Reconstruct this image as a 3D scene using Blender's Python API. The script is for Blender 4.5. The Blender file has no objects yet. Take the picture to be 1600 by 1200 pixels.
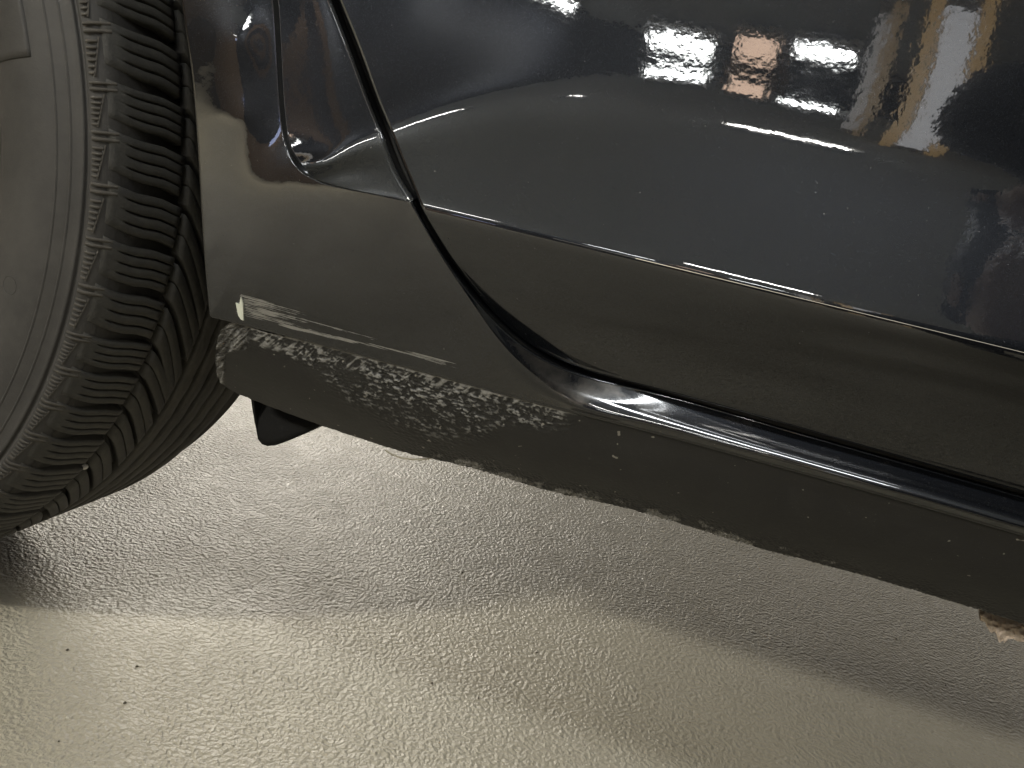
import bpy, math, random
import numpy as np
from mathutils import Matrix, Vector

random.seed(4)
rng = np.random.default_rng(7)
scene = bpy.context.scene
col = scene.collection

# ------------------------------------------------------------------ camera
F_PX = 1306.437                       # focal length in photo pixels (1600 wide)
CAM = np.array([0.00136, -0.42384, 0.37715])
ROT = np.array([[0.9463384, 0.2632703, -0.1874366],     # rows: world x,y,z ; columns: right, down, forward
                [0.2436767, -0.2003005, 0.9489475],
                [0.2122860, -0.9436993, -0.2537049]])
cam_d = bpy.data.cameras.new('camera')
cam_o = bpy.data.objects.new('camera', cam_d)
col.objects.link(cam_o)
cam_d.sensor_fit = 'HORIZONTAL'
cam_d.sensor_width = 36.0
cam_d.lens = F_PX / 1600 * 36.0
cam_d.clip_start = 0.01
cam_d.clip_end = 100
m4 = Matrix.Identity(4)
for i in range(3):
    m4[i][0] = ROT[i, 0]; m4[i][1] = -ROT[i, 1]; m4[i][2] = -ROT[i, 2]; m4[i][3] = CAM[i]
cam_o.matrix_world = m4
scene.camera = cam_o

# ------------------------------------------------------------------ world and exposure
world = bpy.data.worlds.new('World')
scene.world = world
world.use_nodes = True
world.node_tree.nodes['Background'].inputs[0].default_value = (1.0, 0.945, 0.86, 1)
world.node_tree.nodes['Background'].inputs[1].default_value = 0.8
scene.view_settings.view_transform = 'Standard'
scene.view_settings.look = 'None'
scene.view_settings.exposure = 0.0
scene.view_settings.gamma = 1.0
scene.view_settings.use_curve_mapping = False
scene.cycles.max_bounces = 8
scene.cycles.glossy_bounces = 5
scene.cycles.sample_clamp_indirect = 6.0
scene.cycles.caustics_reflective = False
scene.cycles.caustics_refractive = False

# ceiling lamps: (name, label, centre, length, width, heading, luminance, colour)
LAMPS = [
    ('ceiling_lamp', 'large fluorescent ceiling lamp nearest the wheel, casting the tyre shadow', (-2.7, -3.25, 2.45), 0.75, 0.34, 0.6, 400, (1.0, 0.96, 0.85)),
    ('ceiling_lamp', 'fluorescent ceiling lamp mirrored as the straight streak in mid door', (0.2, -3.35, 2.62), 0.62, 0.11, 0.0, 130, (1.0, 0.98, 0.93)),
    ('ceiling_lamp', 'fluorescent ceiling lamp mirrored as the curved streak beside the door gap', (-1.62, -3.75, 2.62), 0.78, 0.12, -0.42, 90, (1.0, 0.98, 0.94)),
    ('ceiling_lamp', 'far fluorescent lamp mirrored as the broad white patch near the top of the door', (-0.70, -5.85, 2.6), 0.5, 0.25, 0.0, 70, (0.97, 1.0, 1.0)),
    ('ceiling_lamp', 'far fluorescent lamp mirrored right of the warm patch in the door', (0.36, -5.55, 2.6), 0.36, 0.2, 0.0, 70, (0.97, 1.0, 1.0)),
    ('ceiling_lamp', 'warm far lamp mirrored between two white patches in the door', (-0.10, -5.7, 2.6), 0.27, 0.45, 0.0, 9, (1.0, 0.70, 0.52)),
    ('ceiling_lamp', 'low hung far lamp mirrored in the fender recess', (-2.05, -5.8, 1.92), 0.8, 0.14, 0.0, 40, (1.0, 0.98, 0.95)),
    ('ceiling_lamp', 'long fluorescent ceiling lamp high over the door, shining on the sill shelf', (0.35, -1.4, 2.66), 1.0, 0.16, -0.25, 60, (0.95, 0.98, 1.0)),
    ('ceiling_lamp', 'fluorescent ceiling lamp beyond the car brightening the floor behind the tyre', (-2.7, 4.6, 1.75), 2.2, 1.0, 0.45, 70, (1.0, 0.93, 0.82)),
]

# ------------------------------------------------------------------ helpers
def ray(px, py):
    return ROT @ np.array([(px - 800) / F_PX, (py - 600) / F_PX, 1.0])

def at(px, py, y):
    """point of the place on the plane world-y = y"""
    d = ray(px, py)
    return CAM + d * (y - CAM[1]) / d[1]

def ats(pts):
    return np.array([at(*p) for p in pts])

def to_px(P):
    q = (P - CAM) @ ROT
    return 800 + F_PX * q[..., 0] / q[..., 2], 600 + F_PX * q[..., 1] / q[..., 2]

def spline(P, n=None, u=None, param=None):
    """natural cubic spline through points, chord-length parameter"""
    P = np.asarray(P, float)
    if param is None:
        t = np.concatenate([[0], np.cumsum(np.linalg.norm(np.diff(P, axis=0), axis=1))])
    else:
        t = np.asarray(param, float)
    m = len(t)
    h = np.diff(t)
    A = np.zeros((m, m)); B = np.zeros((m, P.shape[1]))
    A[0, 0] = A[-1, -1] = 1
    for i in range(1, m - 1):
        A[i, i - 1] = h[i - 1]; A[i, i] = 2 * (h[i - 1] + h[i]); A[i, i + 1] = h[i]
        B[i] = 6 * ((P[i + 1] - P[i]) / h[i] - (P[i] - P[i - 1]) / h[i - 1])
    M = np.linalg.solve(A, B)
    x = np.linspace(t[0], t[-1], n) if u is None else np.asarray(u) * (t[-1] - t[0]) + t[0]
    k = np.clip(np.searchsorted(t, x, side='right') - 1, 0, m - 2)
    hk = h[k][:, None]; a = (t[k + 1] - x)[:, None]; b = (x - t[k])[:, None]
    return (M[k] * a ** 3 + M[k + 1] * b ** 3) / (6 * hk) + (P[k] / hk - M[k] * hk / 6) * a + (P[k + 1] / hk - M[k + 1] * hk / 6) * b

_perm = rng.permutation(512)
_g3 = rng.normal(size=(512, 3)); _g3 /= np.linalg.norm(_g3, axis=1)[:, None]
def noise3(x, y, z):
    xi, yi, zi = np.floor(x).astype(int), np.floor(y).astype(int), np.floor(z).astype(int)
    xf, yf, zf = x - xi, y - yi, z - zi
    s = lambda t: t * t * t * (t * (t * 6 - 15) + 10)
    u, v, w = s(xf), s(yf), s(zf)
    def g(i, j, k):
        h = _perm[(_perm[(_perm[(xi + i) & 511] + yi + j) & 511] + zi + k) & 511]
        gr = _g3[h]
        return gr[..., 0] * (xf - i) + gr[..., 1] * (yf - j) + gr[..., 2] * (zf - k)
    l = lambda a, b, t: a + t * (b - a)
    return l(l(l(g(0, 0, 0), g(1, 0, 0), u), l(g(0, 1, 0), g(1, 1, 0), u), v),
             l(l(g(0, 0, 1), g(1, 0, 1), u), l(g(0, 1, 1), g(1, 1, 1), u), v), w) * 1.5
def fbm(x, y, z, o=3):
    r = 0; a = 1
    for i in range(o):
        r = r + a * noise3(x * 2 ** i + 17.3 * i, y * 2 ** i + 5.1 * i, z * 2 ** i); a *= .5
    return r
def smooth(a, b, x):
    t = np.clip((x - a) / (b - a), 0, 1)
    return t * t * (3 - 2 * t)
def in_poly(px, py, poly, soft):
    """0..1 mask, soft edge, of points in a polygon"""
    poly = np.asarray(poly, float)
    a = poly; b = np.roll(poly, -1, 0)
    inside = np.zeros(px.shape, bool); dm = np.full(px.shape, 1e9)
    for (x0, y0), (x1, y1) in zip(a, b):
        c = ((y0 > py) != (y1 > py)) & (px < (x1 - x0) * (py - y0) / ((y1 - y0) if y1 != y0 else 1e-9) + x0)
        inside ^= c
        t = np.clip(((px - x0) * (x1 - x0) + (py - y0) * (y1 - y0)) / ((x1 - x0) ** 2 + (y1 - y0) ** 2), 0, 1)
        dm = np.minimum(dm, np.hypot(px - x0 - t * (x1 - x0), py - y0 - t * (y1 - y0)))
    sd = np.where(inside, dm, -dm)
    return smooth(-soft, soft, sd)

class MB:
    """collects faces, builds ONE mesh object"""
    def __init__(s): s.v = []; s.f = []; s.n = 0; s.at = {}
    def add(s, V, F, **att):
        V = np.asarray(V, float).reshape(-1, 3)
        s.v.append(V); s.f += [tuple(i + s.n for i in f) for f in F]
        for k, a in att.items(): s.at.setdefault(k, []).append((s.n, np.asarray(a, float)))
        s.n += len(V)
    def grid(s, G, flip=False, **att):
        r, c = G.shape[:2]
        F = []
        for i in range(r - 1):
            for j in range(c - 1):
                q = (i * c + j, i * c + j + 1, (i + 1) * c + j + 1, (i + 1) * c + j)
                F.append(q[::-1] if flip else q)
        s.add(G.reshape(-1, 3), F, **{k: a.reshape(r * c, -1) for k, a in att.items()})
    def box(s, c, d, R=None):
        c = np.asarray(c, float); d = np.asarray(d, float) / 2
        V = np.array([[x, y, z] for x in (-1, 1) for y in (-1, 1) for z in (-1, 1)]) * d
        if R is not None: V = V @ np.asarray(R).T
        s.add(V + c, [(0, 1, 3, 2), (4, 6, 7, 5), (0, 4, 5, 1), (2, 3, 7, 6), (0, 2, 6, 4), (1, 5, 7, 3)])
    def tube(s, P, r, n=8):
        P = np.asarray(P, float); r = np.broadcast_to(r, (len(P),))
        T = np.gradient(P, axis=0); T /= np.linalg.norm(T, axis=1)[:, None]
        G = []
        for p, t, rr in zip(P, T, r):
            a = np.cross(t, [0.3, 0.2, 1]); a /= np.linalg.norm(a); b = np.cross(t, a)
            G.append([p + rr * (math.cos(k * 2 * math.pi / n) * a + math.sin(k * 2 * math.pi / n) * b) for k in range(n + 1)])
        G = np.array(G); s.grid(G)
        for k, fl in ((0, 0), (-1, 1)):
            s.add(G[k][:-1], [tuple(range(n))[::-1] if fl else tuple(range(n))])
    def build(s, name, mat, parent=None, smooth_=True):
        me = bpy.data.meshes.new(name)
        V = np.concatenate(s.v)
        me.from_pydata(V.tolist(), [], s.f)
        for k, L in s.at.items():
            dim = L[0][1].shape[1]
            A = me.attributes.new(k, 'FLOAT' if dim == 1 else 'FLOAT_VECTOR', 'POINT')
            buf = np.zeros((s.n, dim))
            for off, a in L: buf[off:off + len(a)] = a
            A.data.foreach_set('value' if dim == 1 else 'vector', buf.ravel())
        if smooth_: me.shade_smooth()
        me.materials.append(mat)
        me.update()
        o = bpy.data.objects.new(name, me)
        col.objects.link(o)
        if parent is not None: o.parent = parent
        return o

def empty(name, loc=(0, 0, 0), parent=None):
    o = bpy.data.objects.new(name, None); col.objects.link(o); o.location = loc
    o.empty_display_size = 0.05
    if parent is not None: o.parent = parent
    return o
def tag(o, label=None, cat=None, group=None, kind=None):
    for k, v in (('label', label), ('category', cat), ('group', group), ('kind', kind)):
        if v: o[k] = v
    return o

# ------------------------------------------------------------------ materials
class NT:
    def __init__(s, name):
        s.m = bpy.data.materials.new(name); s.m.use_nodes = True
        s.t = s.m.node_tree; s.b = s.t.nodes['Principled BSDF']; s.out = s.t.nodes['Material Output']
    def n(s, typ, **kw):
        x = s.t.nodes.new(typ)
        for k, v in kw.items():
            if k.startswith('i_'):
                key = k[2:]
                x.inputs[int(key) if key.isdigit() else key.replace('_', ' ')].default_value = v
            else: setattr(x, k, v)
        return x
    def l(s, a, b): s.t.links.new(a, b)
    def val(s, x, sock):
        if isinstance(x, (int, float)): sock.default_value = x
        else: s.l(x, sock)
    def math(s, op, a, b=0.0, c=None, clamp=False):
        x = s.n('ShaderNodeMath', operation=op, use_clamp=clamp)
        s.val(a, x.inputs[0]); s.val(b, x.inputs[1])
        if c is not None: s.val(c, x.inputs[2])
        return x.outputs[0]
    def ramp(s, fac, *stops, interp='LINEAR'):
        x = s.n('ShaderNodeValToRGB'); s.l(fac, x.inputs[0]); cr = x.color_ramp; cr.interpolation = interp
        while len(cr.elements) < len(stops): cr.elements.new(0.5)
        for e, (p, c) in zip(cr.elements, stops):
            e.position = p; e.color = (c, c, c, 1) if isinstance(c, (int, float)) else (*c, 1)
        return x.outputs[0]
    def mix(s, fac, a, b):
        x = s.n('ShaderNodeMix', data_type='RGBA')
        s.val(fac, x.inputs[0])
        for v, k in ((a, 6), (b, 7)):
            if isinstance(v, tuple): x.inputs[k].default_value = (*v, 1)
            else: s.l(v, x.inputs[k])
        return x.outputs[2]
    def coord(s): return s.n('ShaderNodeTexCoord').outputs['Object']
    def attr(s, name, out='Fac'): return s.n('ShaderNodeAttribute', attribute_name=name).outputs[out]
    def noise(s, vec, scale, detail=3, rough=.5, out=0, **kw):
        x = s.n('ShaderNodeTexNoise', **kw); x.inputs['Scale'].default_value = scale
        x.inputs['Detail'].default_value = detail; x.inputs['Roughness'].default_value = rough
        s.l(vec, x.inputs['Vector']); return x.outputs[out]
    def mapping(s, vec, scale=(1, 1, 1), rot=(0, 0, 0)):
        x = s.n('ShaderNodeMapping'); x.inputs['Scale'].default_value = scale; x.inputs['Rotation'].default_value = rot
        s.l(vec, x.inputs['Vector']); return x.outputs[0]
    def bump(s, h, dist, strength=1.0, normal=None):
        x = s.n('ShaderNodeBump'); x.inputs['Distance'].default_value = dist; x.inputs['Strength'].default_value = strength
        s.l(h, x.inputs['Height'])
        if normal is not None: s.l(normal, x.inputs['Normal'])
        return x.outputs[0]
    def set(s, **kw):
        for k, v in kw.items():
            sock = s.b.inputs[k.replace('_', ' ')]
            if isinstance(v, (int, float)): sock.default_value = v
            elif isinstance(v, tuple): sock.default_value = (*v, 1) if len(v) == 3 else v
            else: s.l(v, sock)
        return s.m

def mat_paint():
    t = NT('graphite_paint'); c = t.coord()
    flake = t.noise(c, 2600, 1)
    fl = t.ramp(flake, (0.42, (0.0042, 0.0051, 0.0070)), (0.75, (0.0132, 0.0157, 0.0208)))
    peel = t.noise(c, 260, 2)
    dust = t.noise(c, 900, 4, .7)
    dustm = t.ramp(dust, (0.64, 0.0), (0.74, 1.0))
    spk = t.ramp(t.noise(c, 620, 1, .5), (0.79, 0.0), (0.83, 1.0))
    dustm = t.math('MAXIMUM', dustm, t.math('MULTIPLY', spk, 2.5))
    # scratched-through streaks: mask painted on the panel, fine lines run along it
    scr = t.attr('scrape'); uv = t.attr('along', 'Vector')
    st = t.noise(t.mapping(uv, (5, 640, 1)), 1.0, 3, .55)
    st2 = t.noise(t.mapping(uv, (60, 1500, 1)), 1.0, 2, .5)
    brk = t.noise(t.mapping(uv, (38, 120, 1)), 1.0, 4, .65)
    s1 = t.math('ADD', t.math('MULTIPLY', st, .62), t.math('MULTIPLY', st2, .22))
    s1 = t.math('ADD', s1, t.math('MULTIPLY', brk, .30))
    sm = t.math('ADD', s1, t.math('MULTIPLY', scr, .47))
    sm = t.ramp(t.math('MULTIPLY', sm, t.math('GREATER_THAN', scr, .02)), (0.965, 0.0), (1.13, 1.0))
    # dried dirt on the sill shelf
    dm = t.attr('dirt')
    dn = t.noise(c, 55, 5, .65)
    dirt = t.ramp(t.math('ADD', dn, t.math('MULTIPLY', dm, .35)), (0.72, 0.0), (0.95, 0.6))
    dirt = t.math('MULTIPLY', dirt, t.math('GREATER_THAN', dm, .01))
    base = t.mix(dirt, fl, (0.07, 0.065, 0.058))
    base = t.mix(t.math('MULTIPLY', dustm, .12), base, (0.30, 0.29, 0.27))
    base = t.mix(sm, base, (0.31, 0.305, 0.29))
    nrm = t.bump(peel, 0.00012, .16)
    sc_h = t.bump(t.math('MULTIPLY', s1, sm), 0.0004, .5, nrm)
    swirl = t.noise(t.mapping(c, (30, 30, 90)), 6, 4, .6)
    rough = t.math('ADD', t.ramp(swirl, (.35, .02), (.75, .055)), t.math('MULTIPLY', sm, .4), clamp=True)
    rough = t.math('ADD', rough, t.math('MULTIPLY', dm, t.math('ADD', .06, t.math('MULTIPLY', dn, .16))), clamp=True)
    coat = t.math('SUBTRACT', 1.0, sm, clamp=True)
    t.set(Base_Color=base, Metallic=0.85, Roughness=t.math('ADD', .40, t.math('MULTIPLY', sm, .2)), Coat_Weight=coat, Coat_Roughness=rough, Coat_IOR=1.62, Normal=sc_h)
    t.l(nrm, t.b.inputs['Coat Normal'])
    return t.m

def mat_trim():
    t = NT('scraped_black_trim'); c = t.coord()
    scr = t.attr('scrape'); edge = t.attr('edge')
    n1 = t.noise(c, 420, 4, .6); n2 = t.noise(c, 1500, 3, .6); n3 = t.noise(c, 60, 3)
    s = t.math('ADD', scr, t.math('MULTIPLY', t.math('SUBTRACT', n1, .5), .5))
    sm = t.ramp(s, (.32, 0.0), (1.0, .85))
    nf = t.math('ADD', t.math('MULTIPLY', n1, .5), t.math('MULTIPLY', n2, .5))
    e = t.math('ADD', edge, t.math('MULTIPLY', t.math('SUBTRACT', nf, .5), 2.2))
    em = t.ramp(e, (.74, 0.0), (1.0, .6))
    basec = t.mix(n3, (0.008, 0.008, 0.0078), (0.015, 0.0145, 0.0135))
    speck = t.ramp(n2, (.68, 0.0), (.76, .5))
    speck = t.math('MAXIMUM', speck, t.ramp(t.noise(c, 300, 1, .5), (.755, 0.0), (.775, .9)))
    basec = t.mix(speck, basec, (0.17, 0.16, 0.14))
    b1 = t.mix(sm, basec, (0.205, 0.203, 0.193))
    b2 = t.mix(em, b1, (0.19, 0.184, 0.168))
    h = t.math('ADD', n1, t.math('MULTIPLY', n2, .5))
    nr = t.bump(h, .0006, .25)
    t.set(Base_Color=b2, Roughness=t.math('ADD', .42, t.math('MULTIPLY', t.math('MAXIMUM', sm, em), .1)), Specular_IOR_Level=.36, Normal=nr)
    return t.m

def mat_rubber(name, dark, light, rough=.62, bump=.0003, scale=160, spec=.35):
    t = NT(name); c = t.coord()
    n = t.noise(c, 22, 5, .65); n2 = t.noise(c, scale * 4, 3, .6); n3 = t.noise(c, scale, 3)
    f = t.ramp(t.math('ADD', t.math('MULTIPLY', n, .7), t.math('MULTIPLY', n3, .3)), (.36, 0.0), (.66, 1.0))
    b = t.mix(f, dark, light)
    sp = t.ramp(n2, (.72, 0.0), (.78, .5))
    b = t.mix(sp, b, tuple(min(1, x * 3.2) for x in light))
    t.set(Base_Color=b, Roughness=t.math('ADD', rough, t.math('MULTIPLY', n, .1)), Specular_IOR_Level=spec, Normal=t.bump(t.math('ADD', n3, n2), bump, .4))
    return t.m

def mat_plain(name, colr, rough=.6, metal=0.0, bump=None, spec=.5, var=.25):
    t = NT(name); c = t.coord()
    n = t.noise(c, 40, 4, .6)
    b = t.mix(n, tuple(x * (1 - var) for x in colr), tuple(min(1, x * (1 + var)) for x in colr))
    t.set(Base_Color=b, Roughness=rough, Metallic=metal, Specular_IOR_Level=spec)
    if bump: t.set(Normal=t.bump(t.noise(c, bump[0], 4, .6), bump[1], .6))
    return t.m

def mat_floor():
    t = NT('coated_concrete'); c = t.coord()
    warp = t.noise(c, 30, 2, .5, out=1)
    v = t.n('ShaderNodeVectorMath', operation='MULTIPLY_ADD'); t.l(warp, v.inputs[0]); v.inputs[1].default_value = (.008, .008, 0); t.l(c, v.inputs[2])
    vv = v.outputs[0]
    g1 = t.noise(vv, 290, 2, .45)
    g2 = t.noise(vv, 520, 2, .5)
    g3 = t.noise(c, 9, 4, .6)
    amp = t.ramp(g3, (.3, .55), (.65, 1.0))
    h = t.math('MULTIPLY', t.math('ADD', t.math('MULTIPLY', g1, 1.0), t.math('MULTIPLY', g2, .35)), amp)
    big = t.noise(c, 3.2, 4, .55)
    b = t.mix(t.ramp(big, (.35, 0.0), (.68, 1.0)), (0.335, 0.306, 0.240), (0.393, 0.362, 0.288))
    dirt = t.ramp(t.noise(c, 38, 5, .7), (.58, 0.0), (.75, .35))
    b = t.mix(dirt, b, (0.22, 0.205, 0.16))
    low = t.ramp(g1, (.3, .30), (.48, 0.0))
    b = t.mix(low, b, (0.25, 0.235, 0.18))
    r = t.ramp(t.noise(c, 90, 3), (.3, .29), (.7, .46))
    t.set(Base_Color=b, Roughness=r, Specular_IOR_Level=.5, Normal=t.bump(h, .0042, .7))
    return t.m

def mat_emit(name, colr, strength):
    t = NT(name)
    t.set(Base_Color=(.8, .8, .8), Emission_Color=colr, Emission_Strength=strength, Roughness=.4)
    return t.m

PAINT = mat_paint()
TRIM = mat_trim()
RUB_SIDE = mat_rubber('dusty_sidewall_rubber', (0.021, 0.0202, 0.0192), (0.036, 0.0340, 0.0315), .55, .0002, 200, .4)
RUB_TREAD = mat_rubber('tread_rubber', (0.026, 0.0255, 0.023), (0.058, 0.055, 0.047), .6, .0004, 260, .4)
RUB_GROOVE = mat_rubber('groove_rubber', (0.020, 0.019, 0.018), (0.035, 0.033, 0.029), .7, .0003, 260, .3)
RUB_DUST = mat_rubber('dusty_rib_rubber', (0.040, 0.037, 0.032), (0.085, 0.077, 0.065), .7, .0003, 300, .3)
BLACK = mat_plain('black_plastic', (0.012, 0.012, 0.012), .45, bump=(300, .0003))
LINER = mat_plain('arch_liner_felt', (0.008, 0.008, 0.008), .9, bump=(400, .001))
ALLOY = mat_plain('wheel_alloy', (0.48, 0.42, 0.36), .32, 1.0, var=.1)
CONCRETE = mat_floor()

# ------------------------------------------------------------------ setting
fl = MB()
fl.add([(-6, -7, 0), (7, -7, 0), (7, 6, 0), (-6, 6, 0)], [(0, 1, 2, 3)])
floor = fl.build('floor', CONCRETE); tag(floor, kind='structure')

CEIL = mat_plain('ceiling_board', (0.36, 0.385, 0.38), .8, bump=(60, .002))
ce = MB(); ce.add([(-6, -7, 2.75), (7, -7, 2.75), (7, 6, 2.75), (-6, 6, 2.75)], [(3, 2, 1, 0)])
tag(ce.build('ceiling', CEIL), kind='structure')
WALL = mat_plain('slate_wall', (0.035, 0.037, 0.045), .6, bump=(20, .003), var=.4)
BROWN = mat_plain('brown_board_wall', (0.13, 0.078, 0.040), .6, bump=(20, .003), var=.4)
wb = MB(); wb.box((0.5, -6.2, 1.375), (13, .1, 2.74)); tag(wb.build('wall', WALL), kind='structure')
wl = MB(); wl.box((-5.6, -1.2, 1.375), (.1, 9.8, 2.74)); tag(wl.build('side_wall', BROWN), kind='structure')

def glow_post(x, y, wd, lum, edge, label):  # tall post; emission added so its reflection in the door shows bright
    o = empty('glow_post', (x, y, 0)); tag(o, label, 'glowing post')
    b = MB(); b.box((0, 0, 1.373), (wd, .05, 2.744)); b.build('frame', mat_plain('post_body', (.30, .30, .30), .5), o, False)
    e = MB(); e.box((0, .031, 1.45), (wd * .8, .012, 2.3)); e.build('diffuser', mat_emit('post_glow', (.93, .95, 1.0), lum), o, False)  # post face with added glow, no lamp behind it
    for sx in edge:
        e = MB(); e.box((sx * (wd / 2 + .031), .02, 1.37), (.06, .08, 2.73)); e.build('edge_board', mat_emit('ochre_edge_glow', (.9, .52, .12), lum * .55), o, False)  # ochre edge boards, made to glow as well
glow_post(.92, -4.4, .20, 2.6, (-1, 1), 'broad tall post with ochre edges, given an added glow, mirrored near the right of the door')
glow_post(.58, -4.7, .07, 1.0, (1,), 'slim tall post, given an added glow, mirrored left of the broad one')
def board(x, wd, label):
    b = MB(); b.box((x, -6.11, 1.37), (wd, .06, 2.73)); tag(b.build('wooden_board', BROWN, None, False), label, 'board', 'boards on the far wall')
b = MB(); b.box((-3.6, -6.11, 1.37), (3.8, .06, 2.73)); tag(b.build('wall_panelling', BROWN, None, False), 'wide brown wood panelling on the far wall mirrored at the top of the fender', 'panelling')
b = MB(); b.box((-1.85, -6.06, 1.42), (.36, .03, .30)); tag(b.build('blue_glow_plate', mat_emit('blue_glow_face', (.25, .40, 1.0), 4.0), None, False), 'small glowing blue plate added on the brown panelling, mirrored in the fender recess', 'sign')  # added glowing plate that supplies the blue patch in the recess
board(-.22, .16, 'brown upright board beside the warm far lamp')
board(.12, .12, 'narrow brown upright board between warm lamp and right far lamp')

# ------------------------------------------------------------------ lamps
def lamp(name, label, c, L, w, head, lum, colr):
    o = empty(name, c); o.rotation_euler.z = head
    tag(o, label, 'lamp', 'fluorescent lamps under the ceiling')
    h = MB()
    h.box((0, 0, .05), (L + .06, w + .05, .05)); h.box((0, w / 2 + .015, .012), (L + .06, .02, .05)); h.box((0, -w / 2 - .015, .012), (L + .06, .02, .05))
    h.build('housing', mat_plain('lamp_housing', (.6, .6, .58), .5), o, False)
    d = MB()
    G = []
    for i in range(13):
        a = math.pi * i / 12
        G.append([(x, w / 2 * math.cos(a), .018 - .03 * math.sin(a)) for x in np.linspace(-L / 2, L / 2, 3)])
    d.grid(np.array(G))
    d.build('diffuser', mat_emit('lamp_diffuser', colr, lum), o)
    top = 2.75 - c[2]
    for sx in (-.35, .35):
        r = MB(); r.tube([(sx * L, 0, .075), (sx * L, 0, top / 2), (sx * L, 0, top)], .004, 6)
        r.build('hanger_rod', mat_plain('rod_steel', (.4, .4, .4), .4, 1), o)
    return o
for a in LAMPS: lamp(*a)

# ------------------------------------------------------------------ the car
car = empty('car', (0, 0, 0))
tag(car, 'dark graphite car with scraped sill behind its front wheel', 'car')

YC = -0.062                                          # crease stands farthest out
_cz = ats([(655, 326, YC), (1000, 401, YC), (1250, 463, YC), (1600, 556, YC)])
_czp = np.polyfit(_cz[:, 0], _cz[:, 2], 1)
zc = lambda x: np.polyval(_czp, x)
_tz = ats([(470, 284, -.056), (520, 246, -.053), (610, 205, -.048), (720, 168, -.043), (850, 150, -.039), (1000, 157, -.037), (1130, 186, -.037), (1330, 222, -.038), (1450, 248, -.039), (1620, 290, -.041)])
_tzp = np.polyfit(_tz[:, 0], _tz[:, 2], 4)
_x0, _x1 = _tz[0, 0], _tz[-1, 0]
def zt(x):
    xc = np.clip(x, _x0 - .02, _x1)
    raw = np.polyval(_tzp, np.maximum(xc, _x0)) + (np.minimum(xc, _x0) - _x0) * 1.2 - zc(x)
    return zc(x) + .004 + .004 * np.log1p(np.exp(np.clip((raw - .006) / .004, -30, 30)))
T_IN = math.tan(math.radians(4.5))
def f_in(x, z):
    h = zt(x) - zc(x)
    dep = .0262 * smooth(-.275, -.075, x)               # the hollow keeps nearly the same depth along the door
    yr = YC + dep / h * (z - zc(x))
    yi = YC + dep + np.tan(np.radians(4.5 - 2.3 * smooth(-.06, -.16, x))) * (z - zt(x)) + .25 * np.maximum(z - zt(x), 0) ** 2
    k = .0022
    m = np.minimum(yr, yi)
    return m - k * np.log(np.exp(-(yr - m) / k) + np.exp(-(yi - m) / k))
def f_door(x, z):
    d = zc(x) - z
    lo = YC + np.where(d > 0, .20 * d + 3.6 * d * d, .20 * d)
    hi = f_in(x, z)
    k = .0008
    m = np.maximum(lo, hi)
    return m + k * np.log(np.exp((lo - m) / k) + np.exp((hi - m) / k))

def on_door(px, py):
    p = at(px, py, -.05)
    for _ in range(12): p = at(px, py, float(f_door(p[0], p[2])))
    return p
def on_in(px, py):
    p = at(px, py, -.05)
    for _ in range(12): p = at(px, py, float(f_in(p[0], p[2])))
    return p

def skirt(edge, out, depth=.016, r=.0016, n=5):
    """rounded edge turned inwards: edge (n,3), out (n,3) unit outward in the panel's plane"""
    rows = [edge]
    for i in range(1, n + 1):
        a = math.pi / 2 * i / n
        rows.append(edge + out * (r * math.sin(a)) + np.array([0, r * (1 - math.cos(a)), 0]))
    rows.append(rows[-1] + np.array([0, depth, 0]))
    return np.array(rows)
def outward(E, ref):
    T = np.gradient(E, axis=0); N = np.stack([T[:, 2], 0 * T[:, 0], -T[:, 0]], 1)
    N /= np.linalg.norm(N, axis=1)[:, None]
    s = np.sign(((E - ref) * N).sum(1)); return N * s[:, None]

XEND = 1.05
def ext(G):
    """carry a panel on along the car: last column repeated at x = XEND"""
    c = G[:, -1:].copy(); c[..., 0] = XEND
    return np.concatenate([G, c], 1)
def pad(a): return np.concatenate([a, a[:, -1:]], 1)

# ---- door
XR = .34
GAP_D = [(395, -340), (497, -80), (528, 0), (562, 85), (602, 190), (640, 283), (664, 338), (702, 402), (752, 468), (805, 522), (860, 557), (920, 580), (1010, 604), (1200, 655), (1400, 712), (1600, 769), (1800, 828), (2000, 890)]
def inset(pts, d):
    P = np.array(pts, float); T = np.gradient(P, axis=0); T /= np.linalg.norm(T, axis=1)[:, None]
    return P + d * np.stack([T[:, 1], -T[:, 0]], 1)
GAP_D = [tuple(p) for p in inset(GAP_D, 6.0)]
Ed = np.array([on_door(*p) for p in GAP_D])
Ed = spline(Ed, 700)
Ed[:, 1] = f_door(Ed[:, 0], Ed[:, 2])
im = int(np.argmin(np.abs(Ed[:, 2] - zc(Ed[:, 0]))))          # where the gap meets the crease
door = MB()
# above the crease: rows at rising height, from the left edge to the right
Lz = Ed[:im + 1][::-1]                                   # from the crease upwards
s = np.concatenate([[0], np.cumsum(np.diff(Lz[:, 2]))]); s /= s[-1]
tt = np.concatenate([np.linspace(0, .04, 14)[:-1], np.linspace(.04, 1, 240)])
left = np.stack([np.interp(tt, s, Lz[:, k]) for k in range(3)], 1)
nx = 420
uu = np.linspace(0, 1, nx)
G = np.zeros((len(tt), nx, 3))
hgt = left[:, 2] - zc(left[:, 0])
for i in range(len(tt)):
    x = left[i, 0] + uu * (XR - left[i, 0]); z = zc(x) + hgt[i]
    G[i] = np.stack([x, f_door(x, z), z], 1)
G = ext(G)
G = np.concatenate([G, G[-1:] + np.array([0, .012, .10]), G[-1:] + np.array([0, .03, .32])], 0)
door.grid(G, flip=False, scrape=np.zeros(G.shape[:2]), dirt=np.zeros(G.shape[:2]))
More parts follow.
